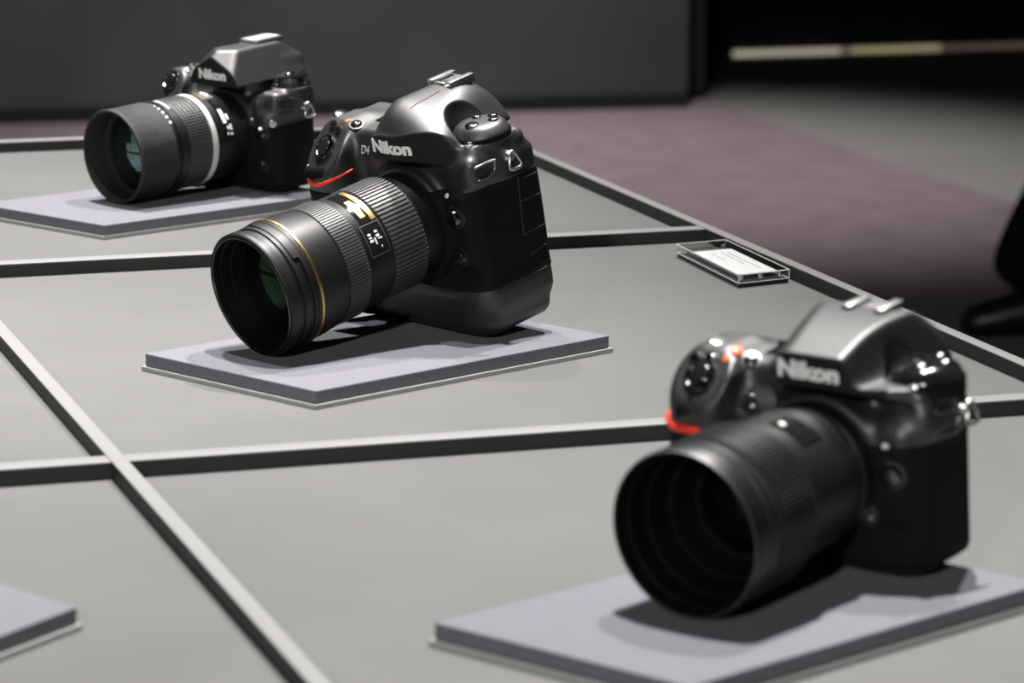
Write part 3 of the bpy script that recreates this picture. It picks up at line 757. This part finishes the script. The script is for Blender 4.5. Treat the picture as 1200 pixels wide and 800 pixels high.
def build_front():
    g = Rig('digital_camera', (0.15179, 1.59737, 0.06348), -0.66104, 0.09465, 0.9907, (0, -51.2, -18),
            'black camera nearest the viewer, blurred, with a short wide lens and red grip mark')
    g.fn = body_front
    body = g.sdf('body', body_front, (-91, 64, -58, 78, -86, 24), 1.15, 'paint')
    def skin_side(p): return smax(body_front(p) - 0.7, sbox(p, (-40, 70, -48, 17, -60, 12), 5), 0.8)
    g.sdf('side_rubber', skin_side, (-44, 66, -54, 22, -60, 8), 1.2, 'rubber', body)
    def skin_grip(p): return smax(body_front(p) - 0.8, sbox(p, (-100, -42, -48, 14, -40, 30), 6), 0.8)
    g.sdf('grip_rubber', skin_grip, (-90, -38, -54, 20, -44, 24), 1.2, 'rubber', body)
    def name_panel(p): return np.maximum(body_front(p) - 0.25, np.maximum(np.abs(p[2] - (8 - 0.010 * np.maximum(p[0] - 12, 0) ** 2)) - 1.6 + 0 * p[1], sbox(p, (-24, 40, 40, 66, -30, 16), 1)))
    g.sdf('name_panel', name_panel, (-26, 42, 38, 68, -16, 14), 0.8, 'paint2', body)
    mount_ring(g, 34, 1, 5.5)
    g.text('maker_name', 'Nikon', (0, 52.0, 9), 35, 8.6, Z3, 'white', body, bold=0.045, lift=0.55)
    hs = g.bx('hot_shoe', (0, 68.4, -52), (11, 1.0, 11), 'shoe', bev=0.4)
    for s_ in (-1, 1):
        g.bx('shoe_rail', (s_ * 9.4, 71.2, -52), (2.6, 0.7, 10.5), 'shoe', hs, bev=0.3)
        g.bx('rail_wall', (s_ * 11.0, 69.9, -52), (0.7, 1.6, 10.5), 'shoe', hs, bev=0.2)
    dial = g.lathe('drive_dial', [(19.4, 37), (19.4, 45.5), (18.6, 46.6), (17.0, 50.0), (13.5, 51.8), (8, 52.6), (0.01, 52.8)], (43, 0, -31), (0, 1, 0), 'gloss', seg=56)
    g.lathe('dial_grip_ring', [(19.5, 38.4), (19.5, 45)], (43, 0, -31), (0, 1, 0), 'rubber', dial, rib=(54, 0.5, 0, 1), close=False)
    for (a, b, r) in ((46, -22, 4.4), (36, -34, 3.6), (45, -42, 3.8), (53, -33, 3.8)):
        g.lathe('dial_button', [(r, 50), (r, 53.2), (r * 0.8, 53.9), (0.01, 54.1)], (a, 0, b), (0, 1, 0), 'chrome_dark', dial, seg=24)
    strap_lug(g, g.snap((57, 30, -36), (1, 0, 0), -0.3))
    button(g, 'terminal_screw', (46, 35, -14), (0.5, 0.8, 0.5), 3.0, 2.0, 'chrome_dark', g.e, ring='silver')
    fr = [(52, 32, -15), (56, 31.5, -26), (57, 27, -33), (57, 20, -30), (54, 19, -18)]
    pts = []
    for i in range(len(fr) - 1):
        for k in range(7):
            t = k / 7; pts.append(g.snap(np.array(fr[i]) * (1 - t) + np.array(fr[i + 1]) * t, (1, 0.1, 0.25), 0.5))
    g.tube('sync_terminal_bezel', pts, 0.9, 'chrome_dark', g.e)
    button(g, 'flash_button', (28, 37, -4), (0.2, 0.4, 1), 2.6, 1.8, 'silver', g.e)
    chrome_button(g, (43, 2.5, 3), (0.35, 0, 1), 5.6, 4.4, g.e)
    button(g, 'focus_mode_lever', (29, -19, 5), (0.2, 0, 1), 5.2, 4.0, 'silver', g.e, ring='paint')
    button(g, 'mount_index_dot', (39.5, 16.8, 3), Z3, 1.8, 0.6, 'white', body, dome=0.2)
    nS = (-0.10, 0.69, 0.72)
    shutter_set(g, (-67, 39, 4.5), nS, 9.4)
    for (c, r) in (((-74, 45.5, -2), 2.9), ((-64.6, 46.5, -2), 3.0), ((-46, 46, -10), 3.8)):
        button(g, 'function_button', c, (0, 0.9, 0.4), r, 2.0, 'chrome_dark', g.e, ring='silver')
    button(g, 'record_button', (-54, 50, -9), (0, 1, 0.3), 3.2, 1.2, 'orange', g.e)
    button(g, 'record_mark', (-56, 47.6, -3), (0, 1, 0.3), 2.0, 0.4, 'orange', body, dome=0.1)
    knurled(g, 'rear_wheel', np.array((-70, 49.0, -15)), (0.2, 1, 0), 4.6, 8.0, 'silver', 14)
    g.bx('top_display', (-38, 47.0, -33), (14, 0.5, 12), 'gloss', body, bev=0.4)
    knurled(g, 'front_command_dial', (-68, 22.5, 11.0), (1, 0.0, -0.12), 6.0, 15, 'rubber', 26)
    path = [(-84, 17.5, 8), (-82, 16.0, 12), (-79, 15.0, 14), (-75, 14.5, 16), (-70.7, 14.4, 16.8), (-64, 14.4, 17), (-59, 14.4, 16.7)]
    pts = []
    for i in range(len(path) - 1):
        for k in range(5):
            t = k / 5; p = np.array(path[i]) * (1 - t) + np.array(path[i + 1]) * t
            n = g.normal(p); dist = float(g.fn([np.array(x) for x in p])); pts.append(p - n * (dist - 0.2))
    g.tube('red_accent', pts, [2.4] * len(pts), 'red', body)
    button(g, 'preview_button', (-41, 27, 2), Z3, 5.0, 2.4, 'gloss', g.e)

    # ---- wide short macro-style lens
    L = g.lathe('lens', [(30, 2), (35, 4), (35, 13), (34, 14), (34, 22), (36.2, 24), (36.6, 56), (37.2, 57), (37.2, 60), (40.3, 64), (40.3, 66)],
                (0, 0, 0), Z3, 'lens', seg=96, close=False, auto=30)
    g.lathe('focus_ring', [(40.0, 66), (40.8, 66.4), (40.8, 93.6), (40.0, 94)], (0, 0, 0), Z3, 'lens', L, rib=(110, 0.5, 1, 2), close=False)
    g.lathe('hood', [(40.3, 94), (40.9, 95), (40.9, 97), (40.2, 97.4), (40.2, 99), (41.2, 99.6), (41.2, 104), (40.6, 104.4), (40.6, 106), (41.3, 106.6), (41.5, 116.8), (41.0, 118), (40.0, 118)], (0, 0, 0), Z3, 'lens', L, seg=96, close=False)
    g.lathe('hood_inside', [(40.0, 118), (39.4, 116), (38.6, 110), (37.8, 109.6), (36.5, 98), (35.4, 97.6), (33, 84), (31, 83.6), (27, 70), (24.5, 69.6)], (0, 0, 0), Z3, 'inner', L, seg=96, close=False)
    g.lathe('rim_edge', [(40.2, 117.9), (40.6, 118.4), (41.0, 118.4), (41.3, 117.7)], (0, 0, 0), Z3, 'ring', L, seg=96, close=False)
    g.lathe('inner_barrel', [(24.5, 69.6), (22, 60), (0.01, 58)], (0, 0, 0), Z3, 'inner', L, seg=64, close=False)
    g.dome('front_glass', 24, 68, 5, 'glass3', L)
    win = g.patch('distance_window', 36.2, 37.1, 34, 50, 50, 84, 'gloss', L)
    g.patch('scale_mark', 36.9, 37.3, 44, 46.6, 74, 79, 'white', win, n=3)
    return g
build_front()

# ================================================================== the farthest camera (upper left)
def body_back(p):
    u, v, w = p
    d = sbox(p, (-78, 57, -48.3, 32, -50, -5), 8)
    belly = sbox(p, (-60, 50, -48.3, 28, -50, 2), 8)
    d = smin(d, smax(belly, plane(p, (0.6, 0, 1), (40, 0, 0)), 6), 8)
    grip = sbox(p, (-80, -48, -48.3, 48, -44, 16), 13)
    d = smin(d, grip, 8)
    tp_ = sbox(p, (-78, -8, 18, 42, -50, -8), 6)
    d = smin(d, tp_, 7)
    d = smax(d, np.where(u < -18, plane(p, (-0.05, 0.55, 0.83), (-75, 39, 4)) - 0.6 * np.maximum(u + 50, 0), -30 + 0 * u + 0 * v + 0 * w), 3)
    sh = sbox(p, (0, 55, 12, 32, -48, -6), 5)
    pr = v - 71
    pr = smax(pr, plane(p, (0.36, 0.74, 0.57), (2, 66, 15)), 2)
    pr = smax(pr, plane(p, (-0.36, 0.74, 0.57), (2, 66, 15)), 2)
    pr = smax(pr, plane(p, (0.86, 0.48, -0.07), (28, 54, 14)), 3)
    pr = smax(pr, plane(p, (-0.86, 0.48, -0.07), (-22, 54, 14)), 3)
    pr = smax(pr, plane(p, (0, 0.72, -0.69), (0, 62, -66)), 6)
    pr = smax(pr, -(w + 70), 4)
    pr = smax(pr, -(v - 42), 1.5)
    pr = smax(pr, w - 15, 0.8)
    top = smin(pr, sh, 4)
    top = smin(top, sbox(p, (-18, 26, 20, 50, -50, -4), 6), 3)
    pod = sbox(p, (36, 58, 10, 36, -50, -5), 6)
    pod = smax(pod, plane(p, (0.75, -0.65, 0), (56, 13, 0)), 3)
    ped = scyl(p, 1, (45, -36), 17.5, 20, 38, 2)
    top = smin(smin(top, pod, 4), ped, 3)
    eye = sbox(p, (-20, 20, 26, 58, -76, -44), 6)
    top = smin(top, eye, 5)
    d = smin(d, top, 3)
    d = smin(d, scyl(p, 2, (0, 0), 37, -14, 3, 3), 6)
    d = smin(d, sbox(p, (36, 52, -30, 20, -20, 1), 6), 6)
    return d

def build_back():
    g = Rig('digital_camera', (-0.24267, 2.82891, 0.06145), -0.78815, 0.08255, 1.0012, (0, -48.3, -18),
            'black camera farthest away at upper left, fat lens with a white ring')
    g.fn = body_back
    body = g.sdf('body', body_back, (-86, 64, -56, 78, -82, 22), 1.2, 'paint')
    def skin_side(p): return smax(body_back(p) - 0.7, sbox(p, (-40, 70, -46, 8, -60, 12), 5), 0.8)
    g.sdf('side_rubber', skin_side, (-44, 66, -52, 14, -60, 8), 1.2, 'rubber', body)
    def name_panel(p): return np.maximum(body_back(p) - 0.25, np.maximum(np.abs(p[2] - 15) - 1.4 + 0 * p[1], sbox(p, (-30, 34, 38, 70, 5, 20), 1)))
    g.sdf('name_panel', name_panel, (-32, 36, 36, 72, 8, 20), 0.8, 'paint2', body)
    mount_ring(g, 34, 1, 5.5)
    g.text('maker_name', 'Nikon', (3, 51.6, 15), 35, 8.2, Z3, 'white', body, bold=0.045, lift=0.55)
    hs = g.bx('hot_shoe', (0, 71.6, -44), (11.5, 1.6, 15), 'shoe', bev=0.5)
    for s_ in (-1, 1): g.bx('shoe_rail', (s_ * 9.4, 73.4, -44), (2.6, 0.7, 14), 'shoe', hs, bev=0.3)
    g.bx('shoe_cover', (0, 73.4, -44), (6.6, 0.9, 14), 'whitering', hs, bev=0.3)
    dial = g.lathe('mode_dial', [(16.5, 37), (16.5, 40.0), (13.5, 40.6), (13.5, 45.4), (12.4, 46.8), (8, 47.6), (0.01, 47.8)], (45, 0, -36), (0, 1, 0), 'gloss', seg=56)
    g.lathe('dial_grip_ring', [(13.6, 41), (13.6, 45)], (45, 0, -36), (0, 1, 0), 'chrome_dark', dial, rib=(44, 0.5, 0, 1), close=False)
    g.lathe('dial_button', [(5, 46.5), (5, 48.8), (4, 49.4), (0.01, 49.5)], (45, 0, -34), (0, 1, 0), 'chrome_dark', dial, seg=28)
    strap_lug(g, g.snap((58, 21, -34), (1, 0, 0), -0.3))
    fr = [(52, 30, -10), (56, 29.5, -26), (57, 26, -36)]
    for dv in (0, -8):
        g.seam('pod_groove', [(x, y + dv, z) for x, y, z in fr], (1, 0.1, 0.25), 0.8, 'chrome_dark', body, off=0.1, n=10)
    button(g, 'terminal_screw', (48, 12, -12), (0.6, -0.1, 0.8), 3.6, 2.4, 'silver', g.e)
    chrome_button(g, (46, 3.0, 2), (0.35, 0, 1), 5.6, 4.6, g.e)
    button(g, 'mount_index_dot', (35.5, 14, 4), Z3, 1.2, 0.5, 'white', body, dome=0.1)
    button(g, 'focus_mode_lever', (44, -27, 1), (0.3, 0, 1), 4.4, 3.2, 'gloss', g.e, ring='paint')
    g.bx('lever_tip', g.snap((46, -24, 0), Z3, 1.8), (0.8, 4.0, 1.0), 'silver', g.e)
    nS = (-0.05, 0.55, 0.83)
    shutter_set(g, (-66, 38, 4), nS, 9.4)
    for (c, r) in (((-56, 42, -8), 3.4), ((-46, 43, -14), 2.8), ((-62, 42, -18), 3.2)):
        button(g, 'function_button', c, (0, 0.9, 0.4), r, 2.0, 'chrome_dark', g.e, ring='silver')
    knurled(g, 'front_command_dial', (-66, 20, 11.5), (1, 0.0, -0.12), 5.6, 14, 'rubber', 24)
    # ---- portrait lens with a built-in hood
    L = g.lathe('lens', [(30, 2), (34, 4), (34, 12), (35.5, 13), (36.5, 22), (37.6, 24), (37.6, 36), (38.2, 42.4), (38.2, 43)], (0, 0, 0), Z3, 'lens', seg=96, close=False, auto=30)
    g.lathe('white_ring', [(38.0, 43.0), (38.9, 43.3), (38.9, 48.2), (38.0, 48.5)], (0, 0, 0), Z3, 'whitering', L, seg=96, close=False)
    fr_ = [(37.0, 48.5)]
    V = []
    rows = 6
    for i in range(rows):
        a = 49.0 + i * (72.5 - 49.0) / rows; b = a + (72.5 - 49.0) / rows
        V += [(37.6, a), (37.9, a + 0.5), (37.9, b - 0.7), (37.6, b - 0.2)]
    g.lathe('focus_ring', V, (0, 0, 0), Z3, 'ring', L, rib=(92, 0.8, 0, len(V) - 1), close=False)
    g.lathe('control_ring', [(38.0, 72.6), (38.6, 73), (38.6, 81.5), (37.4, 82), (37.4, 86), (38.4, 86.4)], (0, 0, 0), Z3, 'lens', L, seg=96, close=False)
    for a in range(40, 100, 9):
        g.patch('scale_mark', 37.3, 37.6, 83, 85.2, a, a + 3.2, 'white', L, n=3)
    g.patch('scale_line', 38.5, 38.75, 75.0, 77.5, 62, 92, 'whitering', L)
    g.lathe('hood', [(38.4, 86.4), (39.3, 87), (39.3, 121.5), (39.7, 122), (39.7, 124.6), (39.2, 125.2), (37.4, 125.2), (37.0, 124), (36.4, 104), (34.4, 103.6), (34.0, 101)], (0, 0, 0), Z3, 'crackle', L, seg=96, close=False)
    g.lathe('inner_barrel', [(34.0, 101), (31, 96), (24, 70), (18, 50), (0.01, 49)], (0, 0, 0), Z3, 'inner', L, seg=64, close=False)
    g.dome('front_glass', 33.6, 98, 9, 'glass2', L)
    g.dome('second_glass', 27, 84, -9, 'glass2', L)
    g.dome('rear_glass', 20, 60, 7, 'elem1', L)
    win = g.patch('distance_window', 37.5, 38.3, 25, 35, 6, 62, 'gloss', L)
    for (w0, w1, a0, a1) in ((30, 33.5, 24, 44), (26, 28, 14, 22), (28.5, 31, 16, 20), (26, 28.5, 8, 11), (30, 32, 9, 12), (26.5, 28.5, 28, 36)):
        g.patch('scale_mark', 38.2, 38.5, w0, w1, a0, a1, 'white', win, n=5)
    gp = g.patch('name_plate', 37.5, 38.1, 26, 39, 66, 92, 'ring', L)
    g.patch('plate_text', 38.0, 38.3, 34, 37, 70, 90, 'gold', gp)
    g.patch('plate_text', 38.0, 38.3, 28, 31, 72, 86, 'white', gp)
    return g
build_back()

# ================================================================== visitor at the right edge
def skinned(name, verts, edges, radii, m, parent=None, sub=2):
    me = bpy.data.meshes.new(name); me.from_pydata(verts, edges, []); me.update()
    o = bpy.data.objects.new(name, me); COL.objects.link(o)
    md = o.modifiers.new('skin', 'SKIN'); md.use_smooth_shade = True
    for i, r in enumerate(radii):
        sv = me.skin_vertices[0].data[i]; sv.radius = r if isinstance(r, tuple) else (r, r); sv.use_root = (i == 0)
    o.modifiers.new('sub', 'SUBSURF').levels = sub
    o.modifiers['sub'].render_levels = sub
    dg = bpy.context.evaluated_depsgraph_get(); nm = bpy.data.meshes.new_from_object(o.evaluated_get(dg))
    bpy.data.objects.remove(o); bpy.data.meshes.remove(me)
    nm.polygons.foreach_set('use_smooth', [True] * len(nm.polygons))
    return link(name, nm, m, parent)

def person():
    e = empty('person', Matrix.Translation((1.018, 6.28, 0.012)))
    tag(e, 'person in dark trousers and black shoes striding past at the right edge', 'person')
    # x forward is towards -x; pelvis is the root
    B = [(0.26, 0.0, 0.95), (0.27, 0, 1.10), (0.26, 0, 1.28), (0.25, 0, 1.42), (0.24, 0, 1.50), (0.23, 0, 1.56),
         (0.24, -0.09, 0.90), (0.135, -0.085, 0.50), (-0.030, -0.08, 0.16), (-0.055, -0.08, 0.085),
         (0.28, 0.09, 0.90), (0.42, 0.085, 0.50), (0.62, 0.08, 0.16), (0.63, 0.08, 0.11),
         (0.25, -0.19, 1.40), (0.30, -0.23, 1.13), (0.20, -0.22, 0.90),
         (0.25, 0.19, 1.40), (0.18, 0.24, 1.13), (0.05, 0.22, 0.92)]
    Ed = [(0, 1), (1, 2), (2, 3), (3, 4), (4, 5), (0, 6), (6, 7), (7, 8), (8, 9), (0, 10), (10, 11), (11, 12), (12, 13), (3, 14), (14, 15), (15, 16), (3, 17), (17, 18), (18, 19)]
    Rr = [(0.13, 0.16), (0.12, 0.15), (0.13, 0.17), (0.10, 0.14), (0.06, 0.07), (0.055, 0.055), 0.105, 0.095, 0.088, 0.082, 0.105, 0.095, 0.088, 0.082, 0.07, 0.052, 0.042, 0.07, 0.052, 0.042]
    skinned('body', B, Ed, Rr, 'trouser', e)
    # head and hair
    H = [(0.20, 0, 1.56), (0.19, 0, 1.62), (0.175, 0, 1.68), (0.18, 0, 1.74)]
    hd = skinned('head', H, [(0, 1), (1, 2), (2, 3)], [(0.05, 0.05), (0.075, 0.07), (0.095, 0.08), (0.07, 0.065)], 'skin', e)
    skinned('nose', [(0.09, 0, 1.675), (0.072, 0, 1.655)], [(0, 1)], [0.010, 0.014], 'skin', hd, 1)
    for s_ in (-1, 1):
        skinned('ear', [(0.19, s_ * 0.078, 1.69), (0.195, s_ * 0.086, 1.655)], [(0, 1)], [0.016, 0.012], 'skin', hd, 1)
        skinned('eye', [(0.092, s_ * 0.030, 1.692), (0.086, s_ * 0.030, 1.692)], [(0, 1)], [0.010, 0.010], 'hair', hd, 1)
    skinned('mouth', [(0.086, -0.020, 1.630), (0.082, 0, 1.629), (0.086, 0.020, 1.630)], [(0, 1), (1, 2)], [0.005, 0.007, 0.005], mat('lips', (0.35, 0.14, 0.12), 0.5), hd, 1)
    skinned('hair', [(0.215, 0, 1.66), (0.205, 0, 1.72), (0.185, 0, 1.768)], [(0, 1), (1, 2)], [(0.080, 0.085), (0.094, 0.090), (0.066, 0.066)], 'hair', e)
    for (bx_, by, bz, dx) in ((0.20, -0.22, 0.89, -0.12), (0.05, 0.22, 0.91, -0.15)):
        vs = [(bx_, by, bz), (bx_ + dx * 0.3, by, bz - 0.05), (bx_ + dx * 0.45, by, bz - 0.09)]
        es = [(0, 1), (1, 2)]; rs = [(0.024, 0.026), (0.017, 0.036), (0.015, 0.038)]
        hand = skinned('hand', vs, es, rs, 'skin', e)
        for k, off in enumerate((-0.028, -0.010, 0.010, 0.028)):
            ln = (0.065, 0.078, 0.072, 0.055)[k]
            p0 = Vector((bx_ + dx * 0.45, by + off, bz - 0.10))
            skinned('finger', [tuple(p0), tuple(p0 + Vector((-0.010, 0, -ln * 0.5))), tuple(p0 + Vector((-0.002, 0, -ln)))], [(0, 1), (1, 2)], [0.0095, 0.0088, 0.0075], 'skin', hand, 1)
        p0 = Vector((bx_ + dx * 0.3 - 0.02, by, bz - 0.05))
        skinned('thumb', [tuple(p0), tuple(p0 + Vector((-0.028, 0, -0.030))), tuple(p0 + Vector((-0.030, 0, -0.058)))], [(0, 1), (1, 2)], [0.012, 0.010, 0.008], 'skin', hand, 1)
    for (ax, ay, az, pitch) in ((0.02, -0.08, 0.0, 0.0), (0.66, 0.08, 0.035, -0.5)):
        def P(x, z): c, s = math.cos(pitch), math.sin(pitch); return (ax + x * c + z * s, ay, az + z * c - x * s)
        sh = skinned('shoe', [P(0.03, 0.055), P(-0.03, 0.062), P(-0.09, 0.050), P(-0.155, 0.036), P(-0.195, 0.030), P(0.065, 0.045)],
                     [(0, 1), (1, 2), (2, 3), (3, 4), (0, 5)], [(0.048, 0.044), (0.046, 0.050), (0.048, 0.042), (0.047, 0.034), (0.036, 0.026), (0.036, 0.038)], 'shoeblk', e)
person()
